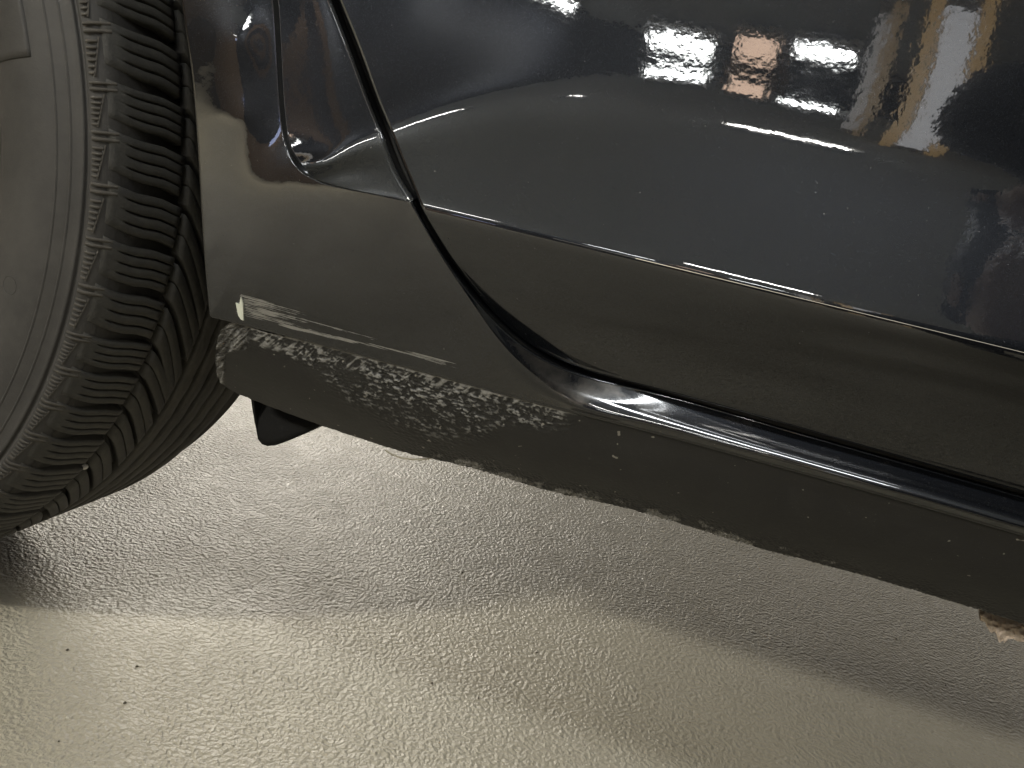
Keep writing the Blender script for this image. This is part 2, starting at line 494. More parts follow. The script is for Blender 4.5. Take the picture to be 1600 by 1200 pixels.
# below the crease: ruled between the crease and the lower edge
Lo = Ed[im:]
sl = np.concatenate([[0], np.cumsum(np.linalg.norm(np.diff(Lo, axis=0), axis=1))]); sl /= sl[-1]
us = np.linspace(0, 1, 420) ** 1.25
E2 = np.stack([np.interp(us, sl, Lo[:, k]) for k in range(3)], 1)
cx = Lo[0, 0] + us * (Lo[-1, 0] - Lo[0, 0])
t2 = np.concatenate([np.linspace(0, .06, 12)[:-1], np.linspace(.06, 1, 70)])
G2 = np.zeros((len(t2), len(us), 3))
for i, t in enumerate(t2):
    x = cx * (1 - t) + E2[:, 0] * t; z = zc(cx) * (1 - t) + E2[:, 2] * t
    G2[i] = np.stack([x, f_door(x, z), z], 1)
G2 = ext(G2)
door.grid(G2, flip=True, scrape=np.zeros(G2.shape[:2]), dirt=np.zeros(G2.shape[:2]))
ref = np.array([.1, 0, .38])
S = skirt(np.concatenate([left[::-1][:-1], E2]), outward(np.concatenate([left[::-1][:-1], E2]), ref), .02, .0022, 6)
S = ext(S)
door.grid(S, flip=True)
door_o = door.build('door', PAINT, car)

# ---- fender with the sill moulding
K = ats([(350, -330, -.0550), (390, -200, -.0560), (414, -80, -.0568), (424, 0, -.0570), (430, 90, -.0574), (437, 190, -.0583), (444, 228, -.0592), (456, 254, -.0605), (476, 274, -.061), (510, 289, -.0615), (570, 302, -.062), (642, 317, -.062)])
Lr = ats([(642, 317, -.062), (690, 400, -.0605), (735, 470, -.058), (785, 545, -.0545), (835, 596, -.0505), (890, 628, -.0475), (1000, 658, -.045), (1200, 711, -.045), (1400, 766, -.045), (1600, 823, -.045), (1800, 882, -.045)])
Ba = ats([(250, -330, -.0600), (266, -200, -.0610), (279, -80, -.0612), (287, 0, -.0612), (301, 100, -.0610), (310, 200, -.0606), (316, 300, -.0603), (322, 400, -.0585), (330, 492, -.0535)])
Bb = ats([(330, 492, -.0535), (375, 503, -.0500), (460, 525, -.0475), (560, 551, -.0455), (680, 583, -.0440), (790, 614, -.0430), (880, 638, -.0425), (1000, 668, -.0415), (1200, 722, -.041), (1400, 777, -.041), (1600, 834, -.041), (1800, 893, -.041)])
ctrl = np.concatenate([K, Lr[1:], Ba, Bb[1:], ats([(370, 60, -.0622), (380, 180, -.0620), (390, 300, -.0610), (480, 380, -.0588), (600, 445, -.0568), (400, 430, -.0575), (500, 435, -.0566), (480, 480, -.0530), (600, 510, -.0515), (700, 530, -.0505)])])
def tps(c, lam=2e-6):
    X = c[:, [0, 2]]; d = np.linalg.norm(X[:, None] - X[None], axis=2)
    U = lambda r: np.where(r > 0, r * r * np.log(r + 1e-12), 0)
    n = len(X); A = np.zeros((n + 3, n + 3)); A[:n, :n] = U(d) + lam * np.eye(n)
    A[:n, n] = 1; A[:n, n + 1:] = X; A[n, :n] = 1; A[n + 1:, :n] = X.T
    w = np.linalg.solve(A, np.concatenate([c[:, 1], np.zeros(3)]))
    def f(x, z):
        P = np.stack([np.ravel(x), np.ravel(z)], 1)
        r = np.linalg.norm(P[:, None] - X[None], axis=2)
        return (U(r) @ w[:n] + w[n] + P @ w[n + 1:]).reshape(np.shape(x))
    return f
f_out = tps(ctrl)

def along_uv(P):
    px, py = to_px(P)
    a = math.radians(15.2); dx, dy = px - 372, py - 462
    return np.stack([(dx * math.cos(a) + dy * math.sin(a)) / 1000, (-dx * math.sin(a) + dy * math.cos(a)) / 1000, 0 * px], -1)
def paint_scrape(P):
    px, py = to_px(P); uv = along_uv(P) * 1000; u, v = uv[..., 0], uv[..., 1]
    m = .9 * smooth(-1, 5, u) * smooth(300, 30, u) * smooth(-9, -3, v - .02 * u) * smooth(38, 24, v + .03 * u)
    m = np.maximum(m, .95 * smooth(30, 90, u) * smooth(470, 300, u) * smooth(6, 1, np.abs(v - 26 + .020 * u - 2 * np.sin(u / 60))))
    m = np.maximum(m, .95 * smooth(230, 300, u) * smooth(400, 330, u) * smooth(5, 1, np.abs(v - 15 )))
    m = np.maximum(m, .85 * smooth(60, 110, u) * smooth(300, 200, u) * smooth(5, 1, np.abs(v - 10)))
    return np.clip(m, 0, 1)
def sill_dirt(P):
    px, py = to_px(P)
    m = in_poly(px, py, [(790, 530), (850, 545), (960, 590), (980, 620), (900, 630), (840, 600)], 14) * 1.0
    m = np.maximum(m, .45 * in_poly(px, py, [(980, 600), (1600, 760), (1600, 810), (1000, 650)], 18))
    return m

NU = 520
fender = MB()
def dense(P, n): return spline(P, n)
Kd, Lrd = dense(K, 300), dense(Lr, 620)
Td = np.concatenate([Kd[:-1], Lrd])
Bad, Bbd = dense(Ba, 160), dense(Bb, 640)
def arc(P):
    s_ = np.concatenate([[0], np.cumsum(np.linalg.norm(np.diff(P, axis=0), axis=1))]); return s_
def resample(P, sv):
    s_ = arc(P); return np.stack([np.interp(sv, s_, P[:, k]) for k in range(3)], 1)
def corr(P, pts):
    s_ = arc(P); q = np.stack(to_px(P), 1)
    return [s_[np.argmin(((q - p) ** 2).sum(1))] for p in pts]
# matched stations on the upper (crease / ridge) and lower (arch / seam) boundaries
ut = corr(Td, [(350, -330), (430, 90), (444, 228), (462, 262), (510, 289), (642, 317), (735, 470), (835, 596), (890, 628), (1000, 658), (1400, 766), (1800, 882)])
Bd = np.concatenate([Bad[:-1], Bbd])
ub = corr(Bd, [(250, -330), (303, 120), (320, 380), (330, 492), (395, 509), (540, 546), (660, 578), (800, 617), (885, 639), (1000, 668), (1400, 777), (1800, 893)])
st = np.linspace(0, len(ut) - 1, 900)
def mono(xk, yk, x):                       # PCHIP
    xk = np.asarray(xk, float); yk = np.asarray(yk, float); h = np.diff(xk); d = np.diff(yk) / h
    m = np.zeros(len(xk)); m[1:-1] = np.where(d[:-1] * d[1:] > 0, 2 * d[:-1] * d[1:] / (d[:-1] + d[1:] + 1e-12), 0); m[0] = d[0]; m[-1] = d[-1]
    k = np.clip(np.searchsorted(xk, x, side='right') - 1, 0, len(h) - 1); t = (x - xk[k]) / h[k]
    return yk[k] * (1 + 2 * t) * (1 - t) ** 2 + m[k] * h[k] * t * (1 - t) ** 2 + yk[k + 1] * t * t * (3 - 2 * t) + m[k + 1] * h[k] * t * t * (t - 1)
kk = np.arange(len(ut))
Tt = resample(Td, mono(kk, ut, st)); Bt = resample(Bd, mono(kk, ub, st))
AR = 0
tv = np.concatenate([np.linspace(0, .05, 8)[:-1], np.linspace(.05, .96, 110), np.linspace(.96, 1, 7)[1:]])
GX = Tt[None] * (1 - tv)[:, None, None] + Bt[None] * tv[:, None, None]
Y = f_out(GX[..., 0], GX[..., 2])
# the smooth skin meets the traced boundaries: spread the small residual over the width
dT = GX[0, :, 1] - Y[0]; dB = GX[-1, :, 1] - Y[-1]
GX[..., 1] = Y + dT[None] * (1 - smooth(0, .6, tv))[:, None] + dB[None] * smooth(.4, 1, tv)[:, None]
# chamfer between the gap and the ridge line L; recess between the gap and K
GAP_F = [(385, -330), (433, -200), (478, -80), (509, 0), (542, 85), (582, 190), (620, 283), (641, 316)]
Gu = spline(np.array([on_in(*p) for p in GAP_F]), 300)
Gl = ats([(642, 317, -.0615), (684, 392, -.0597), (734, 462, -.0565), (790, 522, -.0522), (845, 562, -.0472), (910, 589, -.0405), (1010, 613, -.0350), (1200, 665, -.033), (1400, 722, -.033), (1600, 779, -.033), (1800, 838, -.033)])
Gld = spline(Gl, 500)
Kmask = st <= 5.0
iK = int(np.sum(Kmask))
# recess
nK = 260
uK = np.linspace(0, 1, nK)
K1 = resample(Kd, uK ** 1.0 * arc(Kd)[-1]); g1 = resample(Gu, mono([0, .62, .74, .86, 1], np.array([0, .74, .87, .95, 1]), uK) * arc(Gu)[-1])
tr = np.concatenate([np.linspace(0, .12, 16)[:-1], np.linspace(.12, 1, 90)])
GR = K1[None] * (1 - tr)[:, None, None] + g1[None] * tr[:, None, None]
dK = np.linalg.norm((GR - K1[None])[..., [0, 2]], axis=2)
fi = f_in(GR[..., 0], GR[..., 2])
eK = f_in(K1[:, 0], K1[:, 2]) - (K1[:, 1] + .0011)       # how far the hollow would fall below the rim
eK = np.convolve(np.pad(eK, 12, mode='edge'), np.ones(25) / 25, 'valid')
fall = (1 - tr) ** 1.6
GR[..., 1] = fi - eK[None] * fall[:, None]
lip_w = smooth(.0001, .0024, dK)
GR[..., 1] = K1[None, :, 1] * (1 - lip_w) + GR[..., 1] * lip_w
fender.grid(GR, flip=True, scrape=np.zeros(GR.shape[:2]), dirt=np.zeros(GR.shape[:2]))
gedge = GR[-1]
fender.grid(skirt(gedge, outward(gedge, np.array([-.5, 0, .38])), .02, .0022, 6), flip=False)
# exterior skin + chamfer as single columns for the part right of M, with a rounded ridge
nq = int(np.sum(st < 5.0))
left_part = GX[:, :nq + 1]
fender.grid(left_part, flip=False, scrape=paint_scrape(left_part), dirt=sill_dirt(left_part), along=along_uv(left_part))
right = GX[:, nq:]
Lc = right[0]
ug = corr(Gld, [(642, 317), (734, 462), (845, 562), (910, 589), (1010, 613), (1400, 722), (1800, 838)])
Gc = resample(Gld, mono([5, 6, 7, 8, 9, 10, 11], ug, st[nq:].clip(5, 11)))
tc = np.linspace(0, 1, 46)
CH = Gc[None] * (1 - tc)[:, None, None] + Lc[None] * tc[:, None, None]
wid = np.linalg.norm(Gc - Lc, axis=1)
CH[..., 1] += (np.sin(tc * np.pi)[:, None] * np.minimum(wid, .02)[None] * .02)      # hollow
CH[..., 2] -= (np.sin(tc * np.pi)[:, None] * np.minimum(wid, .02)[None] * .02)
Cl = np.concatenate([CH, right[1:]], 0)
n0 = len(tc) - 1
RR = .0070
for j in range(Cl.shape[1]):                               # round the ridge with a quadratic curve
    p = Cl[:, j]; s_ = arc(p); c0 = s_[n0]
    ra = min(RR, .45 * c0 + 1e-6); rb = min(RR, .42 * (s_[-1] - c0))
    A_, B_ = c0 - ra, c0 + rb
    Pa = np.array([np.interp(A_, s_, p[:, k]) for k in range(3)]); Pb = np.array([np.interp(B_, s_, p[:, k]) for k in range(3)])
    q = p.copy(); V0 = p[n0].copy()
    ins = (s_ > A_) & (s_ < B_); t_ = (s_[ins] - A_) / (B_ - A_ + 1e-12)
    q[ins] = ((1 - t_) ** 2)[:, None] * Pa + (2 * t_ * (1 - t_))[:, None] * V0 + (t_ ** 2)[:, None] * Pb
    Cl[:, j] = q
Ce = ext(Cl)
fender.grid(Ce, flip=False, scrape=pad(paint_scrape(Cl)), dirt=pad(sill_dirt(Cl)), along=np.concatenate([along_uv(Cl), along_uv(Cl)[:, -1:]], 1))
fender.grid(skirt(Ce[0], np.tile(np.array([0, .0, .6]), (Ce.shape[1], 1)), .03, .002, 4), flip=True)
# arch lip and lower turned edge
low = Bt
ia = int(np.searchsorted(st, 3.0))
arch = Bt[:ia + 1]
So = skirt(arch, outward(arch, np.array([0, 0, .35])), .022, .0022, 6)
fender.grid(So, flip=True)
botm = np.concatenate([left_part[-1][ia:-1], Ce[-1]])
fender.grid(skirt(botm, np.tile(np.array([0, 0, -1.0]), (len(botm), 1)), .012, .0016, 4), flip=False)
# the panel goes on round the wheel arch, above and ahead of the frame
GA = []
for a in np.linspace(47, 178, 60):
    a = math.radians(a)
    GA.append([(-.593 + r * math.cos(a), y, .3085 + r * math.sin(a)) for r, y in ((.352, -.030), (.3525, -.052), (.354, -.0575), (.358, -.0595), (.40, -.0610), (.46, -.0560), (.56, -.0440), (.70, -.026))])
fender.grid(np.array(GA), flip=True)
fender_o = fender.build('fender', PAINT, car)

# ---- dark seal deep in the shut line
seal = MB()
P1 = np.concatenate([np.array([on_door(*p) for p in GAP_D])])
P1 = spline(P1, 160) + np.array([-.003, .017, 0])
seal.tube(P1, .011, 8)
seal.build('door_seal', LINER, car)

# ---- lower sill trim, scraped
Dp = [(344, 598), (358, 608), (395, 625), (500, 664), (560, 684), (640, 709), (720, 727), (800, 750), (850, 765), (920, 781), (1000, 800), (1080, 824), (1200, 860), (1300, 886), (1400, 914), (1500, 944), (1600, 975), (1700, 1004), (1800, 1036)]
Ds = ats([(a, b, -.014) for a, b in Dp])
Tp = ats([(344, 517, -.0475), (362, 504, -.0475), (395, 512, -.0465), (460, 529, -.0450), (560, 555, -.0432), (680, 587, -.0418), (790, 618, -.0410), (880, 642, -.0405), (1000, 672, -.039), (1200, 726, -.0385), (1400, 781, -.0385), (1600, 838, -.0385), (1800, 897, -.0385)])
nu, nv = 1500, 130
u_ = np.linspace(0, 1, nu)
Td2 = resample(dense(Tp, 1500), u_ * arc(dense(Tp, 1500))[-1])
Dd = dense(Ds, 1500)
xs_t = np.stack(to_px(Td2), 1)
# match stations by distance along the sill
Dr = resample(Dd, mono([0, .03, .06, 1], [0, .035, .065, 1], u_) * arc(Dd)[-1])
v_ = np.linspace(0, 1, nv)
GT = Td2[None] * (1 - v_)[:, None, None] + Dr[None] * v_[:, None, None]
GT[..., 1] -= .0045 * np.sin(np.pi * np.clip(v_, 0, 1))[:, None]
px, py = to_px(GT)
main = in_poly(px, py, [(386, 508), (500, 539), (640, 574), (760, 607), (885, 641), (893, 668), (840, 672), (790, 664), (745, 692), (690, 695), (640, 690), (590, 655), (540, 622), (480, 575), (430, 545), (388, 538)], 17)
main = main * (1 - .35 * smooth(.25, .75, v_)[:, None]) * (.75 + .5 * fbm(GT[..., 0] * 60, GT[..., 2] * 60, 0 * px + 5, 2))
topband = in_poly(px, py, [(380, 505), (560, 550), (760, 604), (890, 640), (890, 650), (740, 618), (560, 580), (400, 540)], 6)
chunk = in_poly(px, py, [(338, 512), (360, 498), (390, 506), (386, 545), (352, 552), (350, 600), (338, 600)], 3.5)
wx, wz = GT[..., 0] * 1000, GT[..., 2] * 1000
al = wx * .99 ; 
bump1 = fbm((wx + wz * .25) / 4.2, wz / 1.5, 0 * wx + 2.2, 3)
bump2 = fbm(wx / 1.5, wz / .8, 0 * wx + 7.7, 2)
sl = fbm((wx - wz * .9) / 2.2, (wz + wx * .3) / 9.0, 0 * wx + 4.4, 2)
peaks = np.clip(bump1 * .9 + bump2 * .55 + .05, -.6, 1.0)
dispm = main * peaks + topband * .5 * sl
edge_band = smooth(.70, 1.0, v_)[:, None] * smooth(560, 760, px) * (0.80 + .9 * fbm(wx / 10, wz / 7, 0 * wx + 1.1, 2))
edge_band = 1.05 * edge_band * (1 - .45 * smooth(1150, 1350, px))
lowline = smooth(.965, 1.0, v_)[:, None] * smooth(430, 520, px) * .9
edge_light = smooth(.035, .0, v_)[:, None] * smooth(375, 390, px) * smooth(960, 860, px)  # light caught by the seam's top edge, painted as a pale line
scr = np.clip(main * smooth(-.12, .62, peaks) * 1.1 + edge_light * .9 + topband * smooth(-.1, .45, sl) * .85, 0, 1)  # scrape wear, with the painted light on the top edge mixed in
scr = np.maximum(scr, chunk * (.62 + .4 * np.clip(sl + bump2 * .6, -.5, .8)))
disp = .0008 * dispm + .0012 * chunk * (sl + bump2 * .5) + edge_band * .0007 * bump2
disp = disp + .00025 * fbm(wx / 30, wz / 18, 0 * wx, 2)
nrm_dir = np.array([0, -.88, -.47])
GT = GT + nrm_dir * disp[..., None]
# ragged lower lip
GT[-1, :, 2] += .0004 * fbm(wx[-1] / 7, wz[-1] * 0, 0 * wx[-1] + 9, 3)
trim = MB()
trim.grid(ext(GT), flip=False, scrape=pad(scr), edge=pad(np.maximum(edge_band, lowline)))
lip = np.array([GT[-1], GT[-1] + np.array([0, .004, -.0008]), GT[-1] + np.array([0, .03, .004])])
lip = ext(lip); nu = nu + 1
trim.grid(lip, flip=False, scrape=np.zeros(lip.shape[:2]), edge=np.tile(np.array([.9, .3, 0])[:, None], (1, nu)))
lf = GT[:, 0]
jag = fbm(lf[:, 2] * 400, 0 * lf[:, 0], 0 * lf[:, 0] + 3, 3)
lf2 = np.array([lf, lf + np.stack([-.0012 + .0010 * jag, .003 + 0 * jag, 0 * jag], 1), lf + np.stack([-.0004 + .001 * jag, .006 + 0 * jag, 0 * jag], 1), lf + np.array([.002, .03, 0])])
trim.grid(lf2, flip=True, scrape=np.tile(np.array([.9, .95, .5, 0])[:, None], (1, nv)), edge=np.zeros(lf2.shape[:2]))
tp = np.array([GT[0], GT[0] + np.array([0, .014, .001])])
trim.grid(ext(tp), flip=True)
trim.build('sill_trim', TRIM, car)

# ---- underside of the car, arch liner
ub_ = MB()  # unseen pan, its reach set to hold light off the floor below
ub_.box((.32, .45, .235), (1.10, .80, .04))
ub_.box((-.165, .33, .29), (.155, .56, .16));
ub_.build('floor_pan', BLACK, car, False)
li = MB()
Gl_ = []
for a in np.linspace(-11, 200, 60):
    a = math.radians(a)
    Gl_.append([(-.593 + .385 * math.cos(a), y, .3085 + .385 * math.sin(a)) for y in (-.03 + .04 * max(0, (.35 - a) / .55), .02, .05, .12, .22, .3, .45)])
li.grid(np.array(Gl_), flip=True)
Gw = [[(-.593 + r * math.cos(a), .45, .3085 + r * math.sin(a)) for r in (0, .1, .2, .3, .386)] for a in np.radians(np.linspace(-11, 200, 60))]
li.grid(np.array(Gw))
li.build('wheel_arch_liner', LINER, car)

# ---- air deflector hanging below the sill
df = MB()
prof = [(396, 612), (398, 640), (400, 668), (403, 686), (409, 694), (418, 697), (430, 696), (450, 689), (478, 676), (504, 662), (540, 645)]
fr = ats([(a, b, .010) for a, b in prof])
top = ats([(a, 606 + .3 * (a - 396), .022) for a, b in prof])
rows = [top, top * .5 + fr * .5 + np.array([0, -.004, 0]), fr * .85 + top * .15 + np.array([0, -.0015, 0]), fr, fr + np.array([0, .0022, -.0002]), fr + np.array([.004, .016, .002]), fr + np.array([.02, .22, .006])]
df.grid(np.array(rows), flip=False)
df.build('air_deflector', mat_plain('matte_black_plastic', (0.008, 0.008, 0.0078), .85, bump=(300, .0004), spec=.12), car)

# ---- white chip and torn underseal
CHIP = mat_plain('bare_primer', (0.62, 0.64, 0.55), .6, var=.1)
ch = MB()
cp = [(368, 473), (374, 476), (376, 464), (379, 474), (380, 501), (376, 499), (372, 493)]
cf = []
for a, b in cp:
    p = at(a, b, -.055)
    for _ in range(6): p = at(a, b, float(f_out(p[0], p[2])) - .0009)
    cf.append(p)
cf = np.array(cf); n = len(cf)
ch.add(np.concatenate([cf, cf + np.array([0, .0018, 0])]), [tuple(range(n))[::-1]] + [(i, (i + 1) % n, n + (i + 1) % n, n + i) for i in range(n)])
ch.build('paint_chip', CHIP, car, False)
TORN = mat_plain('torn_underseal', (0.50, 0.42, 0.35), .65, bump=(500, .001), var=.2)
tn = MB()
nu_, nv_ = 90, 22
G = np.zeros((nv_, nu_, 3))
for i in range(nu_):
    u = i / (nu_ - 1); xx = 1531 + 200 * u
    top_ = 948 + (xx - 1531) * .30
    low = np.interp(xx, [1531, 1540, 1548, 1556, 1562, 1570, 1580, 1600, 1640, 1731], [967, 975, 987, 991, 1003, 1001, 999, 1003, 1012, 1036]) + 4.5 * float(fbm(np.array(xx / 5.0), np.array(.3), np.array(1.7), 3))
    for k in range(nv_):
        t = k / (nv_ - 1); yy = top_ + (low - top_) * t
        n_ = float(fbm(np.array(xx / 7.0), np.array(yy / 6.0), np.array(2.0), 3))
        G[k, i] = at(xx + 2.2 * n_, yy, .016 - .004 * math.sin(math.pi * t) + .0018 * n_ - .004 * t)
tn.grid(G, flip=False)
bk = np.array([G[-1], G[-1] + np.array([0, .003, .001]), G[-1] + np.array([0, .010, .006])])
tn.grid(bk, flip=False)
tn.build('torn_underseal', TORN, car)
fb = MB()
fb.tube(spline(ats([(602, 703, -.012), (615, 711, -.011), (640, 717, -.010), (668, 717, -.011), (688, 711, -.012)]), 24), .0005, 5)
fb.build('loose_fibre', mat_plain('pale_fibre', (.42, .39, .31), .6), car)

# ---- front wheel
R_T = .3085
wheel = empty('wheel', (-.5933, -.0325, R_T), car)
wheel.rotation_euler.z = -.0781
def rot_y(V, th):
    c, s_ = math.cos(th), math.sin(th); V = np.asarray(V, float)
    return np.stack([V[..., 0] * c - V[..., 2] * s_, V[..., 1], V[..., 0] * s_ + V[..., 2] * c], -1)
def cyl(th, a, r): return np.stack([r * np.cos(th), a + 0 * th, r * np.sin(th)], -1)
def lathe(mb, prof, n=360, flip=False, ang=(0, 2 * math.pi)):
    th = np.linspace(ang[0], ang[1], n + 1)
    pr = np.array(prof)
    G = np.stack([cyl(th, np.full_like(th, a), np.full_like(th, r)) for a, r in pr])
    mb.grid(G, flip=flip)
prof = np.array([(.034, .202), (.022, .212), (.012, .219), (.0045, .2245), (-.001, .231), (-.0055, .243), (-.0075, .256), (-.0066, .268), (-.0045, .2765), (-.0022, .2840), (-.0016, .2862), (-.0003, .2868), (-.0003, .2880), (-.0008, .2890), (.000, .2925), (.0028, .2955), (.007, .2985), (.012, .3003), (.02, .3010), (.05, .3010), (.09, .3010), (.15, .3010), (.185, .299), (.2, .293), (.207, .28), (.21, .26), (.2, .225), (.18, .205)])
pd = np.concatenate([spline(prof[:10], 40), spline(prof[9:14], 14)[1:], spline(prof[13:], 50)[1:]])
ty = MB(); lathe(ty, pd, 360, flip=False)
ty.build('tyre', RUB_SIDE, wheel)
gr = MB()   # dark groove floor just above the carcass
lathe(gr, [(.0085, .2995), (.012, .3008), (.02, .3016), (.05, .3018), (.09, .3018), (.19, .3016)], 360)
gr.build('groove_floor', RUB_GROOVE, wheel)
rm = MB()
lathe(rm, [(.016, .150), (.010, .180), (.004, .208), (-.0015, .2195), (-.0015, .2235), (.002, .2255), (.008, .2235), (.014, .216), (.03, .205), (.1, .195)], 180, flip=False)
rm.build('rim', ALLOY, wheel)
hb = MB(); lathe(hb, [(.030, 0.0), (.030, .022), (.034, .030), (.040, .060), (.060, .064)], 64); hb.build('hub', ALLOY, wheel)
sp0 = None
for k in range(5):
    if sp0 is None:
        b_ = MB(); rows = []
        for r, w_, a_ in ((.045, .026, .040), (.09, .024, .034), (.14, .026, .026), (.18, .034, .018), (.206, .044, .012)):
            rows.append([(r, a_ + .03, -w_), (r, a_ + .006, -w_), (r, a_, -w_ * .72), (r, a_ - .002, 0), (r, a_, w_ * .72), (r, a_ + .006, w_), (r, a_ + .03, w_)])
        b_.grid(np.array(rows)); so = sp0 = b_.build('spoke', ALLOY, wheel)
    else:
        so = sp0.copy(); col.objects.link(so); so.parent = wheel; so.name = 'spoke'
    so.rotation_euler = (0, k * 2 * math.pi / 5 + .3, 0)
bd = MB(); lathe(bd, [(.075, .03), (.075, .15), (.085, .152), (.085, .03)], 96); bd.build('brake_disc', mat_plain('brake_steel', (.32, .31, .30), .4, 1.0), wheel)

PITCH = math.radians(5.0)
def r_top(a):
    return np.interp(a, [0, .004, .008, .012, .018, .026, .036, .0465, .07, .1], [.2940, .2972, .3000, .3022, .3045, .3062, .3074, .3080, .3084, .3085])
D = math.radians
def shoulder_curve(a):          # how a sipe drifts round the tyre on its way inwards
    x = np.clip((.030 - a) / .030, 0, 1)
    return D(1.5) * x ** 2 - D(1.0) * np.clip((a - .030) / .018, 0, 1)
def block_mesh():
    mb = MB()
    A_ = np.array([.0034, .0040, .0062, .0095, .012, .0135, .015, .018, .022, .027, .032, .037, .0415, .0448, .0456])
    sip = [(-D(1.05), D(.085)), (D(.02), D(.085)), (D(1.08), D(.075))]
    half = D(1.98)
    cols = []                    # (theta, depth)
    cols += [(-half, .0068), (-half + D(.03), .0012), (-half + D(.12), 0.0)]
    for c, hw in sip:
        cols += [(c - hw - D(.10), 0.0), (c - hw - D(.01), .0006), (c - hw, .0052), (c + hw, .0052), (c + hw + D(.01), .0006), (c + hw + D(.10), 0.0)]
    cols += [(half - D(.12), 0.0), (half - D(.03), .0012), (half, .0068)]
    G = np.zeros((len(A_), len(cols), 3))
    for i, a in enumerate(A_):
        fade = 1.0 if a > .0145 else max(0, (a - .0115) / .003)      # sipes run out on the shoulder
        end = 0.0
        if i in (0, len(A_) - 1): end = .0062 if i else .0014
        elif i == len(A_) - 2: end = .0006
        for j, (t, d) in enumerate(cols):
            sidecol = j < 2 or j >= len(cols) - 2
            dd = d if sidecol else d * fade
            if d > .003 and sidecol: dd = d * (.25 + .75 * np.clip((a - .012) / .016, 0, 1))
            # last sipe stops short of the groove, block narrows slightly at the shoulder
            tt_ = t * (1 + .02 * (a > .02)) + float(shoulder_curve(np.array(a)))
            aa = a + (.0016 * (t / half) if a > .044 else 0)
            r = float(r_top(np.array(aa))) - max(dd, end)
            G[i, j] = (r * math.cos(tt_), aa, r * math.sin(tt_))
    mb.grid(G, flip=True)
    return mb
def inner_mesh(hw, sip_):
    mb = MB()
    A_ = np.array([.0490, .0497, .053, .057, .062, .067, .072, .077, .081, .0848, .0856])
    cols = [(-hw, .0066), (-hw + D(.03), .001), (-hw + D(.14), 0)]
    for c, w_ in sip_:
        cols += [(c - w_ - D(.1), 0), (c - w_, .0006), (c - w_ + D(.01), .005), (c + w_ - D(.01), .005), (c + w_, .0006), (c + w_ + D(.1), 0)]
    cols += [(hw - D(.14), 0), (hw - D(.03), .001), (hw, .0066)]
    G = np.zeros((len(A_), len(cols), 3))
    for i, a in enumerate(A_):
        end = .0064 if i in (0, len(A_) - 1) else (.0006 if i in (1, len(A_) - 2) else 0)
        x = (a - .049) / .0366
        drift = -D(9.0) * x ** 1.35 - D(.6) * math.sin(x * math.pi)
        for j, (t, d) in enumerate(cols):
            aa = a
            r = float(r_top(np.array(aa))) - max(d, end)
            th = t + drift
            G[i, j] = (r * math.cos(th), aa, r * math.sin(th))
    mb.grid(G, flip=True)
    return mb
def rib_mesh():
    mb = MB()
    def bar(t0, t1, r0, r1, a_out, h):
        # a little raised bar following the shoulder, from radius r0 to r1
        rr = np.linspace(r0, r1, 4)
        G = []
        for t, k in ((t0, 0), (t0 + D(.03), 1), (t1 - D(.03), 1), (t1, 0)):
            G.append([cyl(np.array(t), np.interp(r, [.2890, .2925, .2955, .2985, .3003, .301], [-.0008, .000, .0028, .007, .012, .02]) - k * h * .75, r + k * h * .6) for r in rr])
        mb.grid(np.array(G), flip=False)
    bar(D(1.75), D(2.12), .2896, .2988, 0, .0010)
    bar(D(2.42), D(2.75), .2896, .2988, 0, .0010)
    for k in range(6):
        t = D(-1.75 + .54 * k)
        bar(t, t + D(.27), .2898, .2925 + .0004 * k, 0, .0008)
    # thin frame line along the short bars
    G = []
    for t, rr in np.stack([np.linspace(D(-1.85), D(1.45), 10), np.linspace(.2926, .2952, 10)], 1):
        a0 = np.interp(rr, [.2890, .2925, .2955, .2985], [-.0008, .000, .0028, .007])
        G.append([cyl(np.array(t), a0 - .0002, rr - .0003), cyl(np.array(t), a0 - .0007, rr + .0001), cyl(np.array(t), a0, rr + .0006)])
    mb.grid(np.array(G), flip=True)
    return mb

SEQ = [5.0, 5.4, 4.6, 5.0, 4.6, 5.4, 5.0, 5.4, 4.6, 5.0, 5.4, 4.6, 5.0, 5.0, 4.6, 4.6, 4.2, 5.4, 5.0, 5.4, 5.0, 4.6, 5.4, 5.0, 4.6, 5.0, 5.4, 4.6]     # pitches, from the bottom upwards
START = -97.0
def ring_copies(make, name, mat, phase):
    protos = {}; th = START
    for k, w in enumerate(SEQ):
        if w not in protos:
            mb = make()
            V = np.concatenate(mb.v); t = np.arctan2(V[:, 2], V[:, 0]) * (w / 5.0); r = np.hypot(V[:, 0], V[:, 2])
            mb.v = [np.stack([r * np.cos(t), V[:, 1], r * np.sin(t)], 1)]
            o = protos[w] = mb.build(name, mat, wheel)
        else:
            o = protos[w].copy(); col.objects.link(o); o.parent = wheel; o.name = name
        o.rotation_euler = (0, -(D(th + w / 2) + phase), 0)
        th += w
ring_copies(block_mesh, 'tread_block', RUB_TREAD, D(.1))
ring_copies(lambda: inner_mesh(D(2.1), [(0.0, D(.09))]), 'inner_tread_block', RUB_TREAD, D(-1.5))
ring_copies(rib_mesh, 'shoulder_rib', RUB_DUST, D(.1))
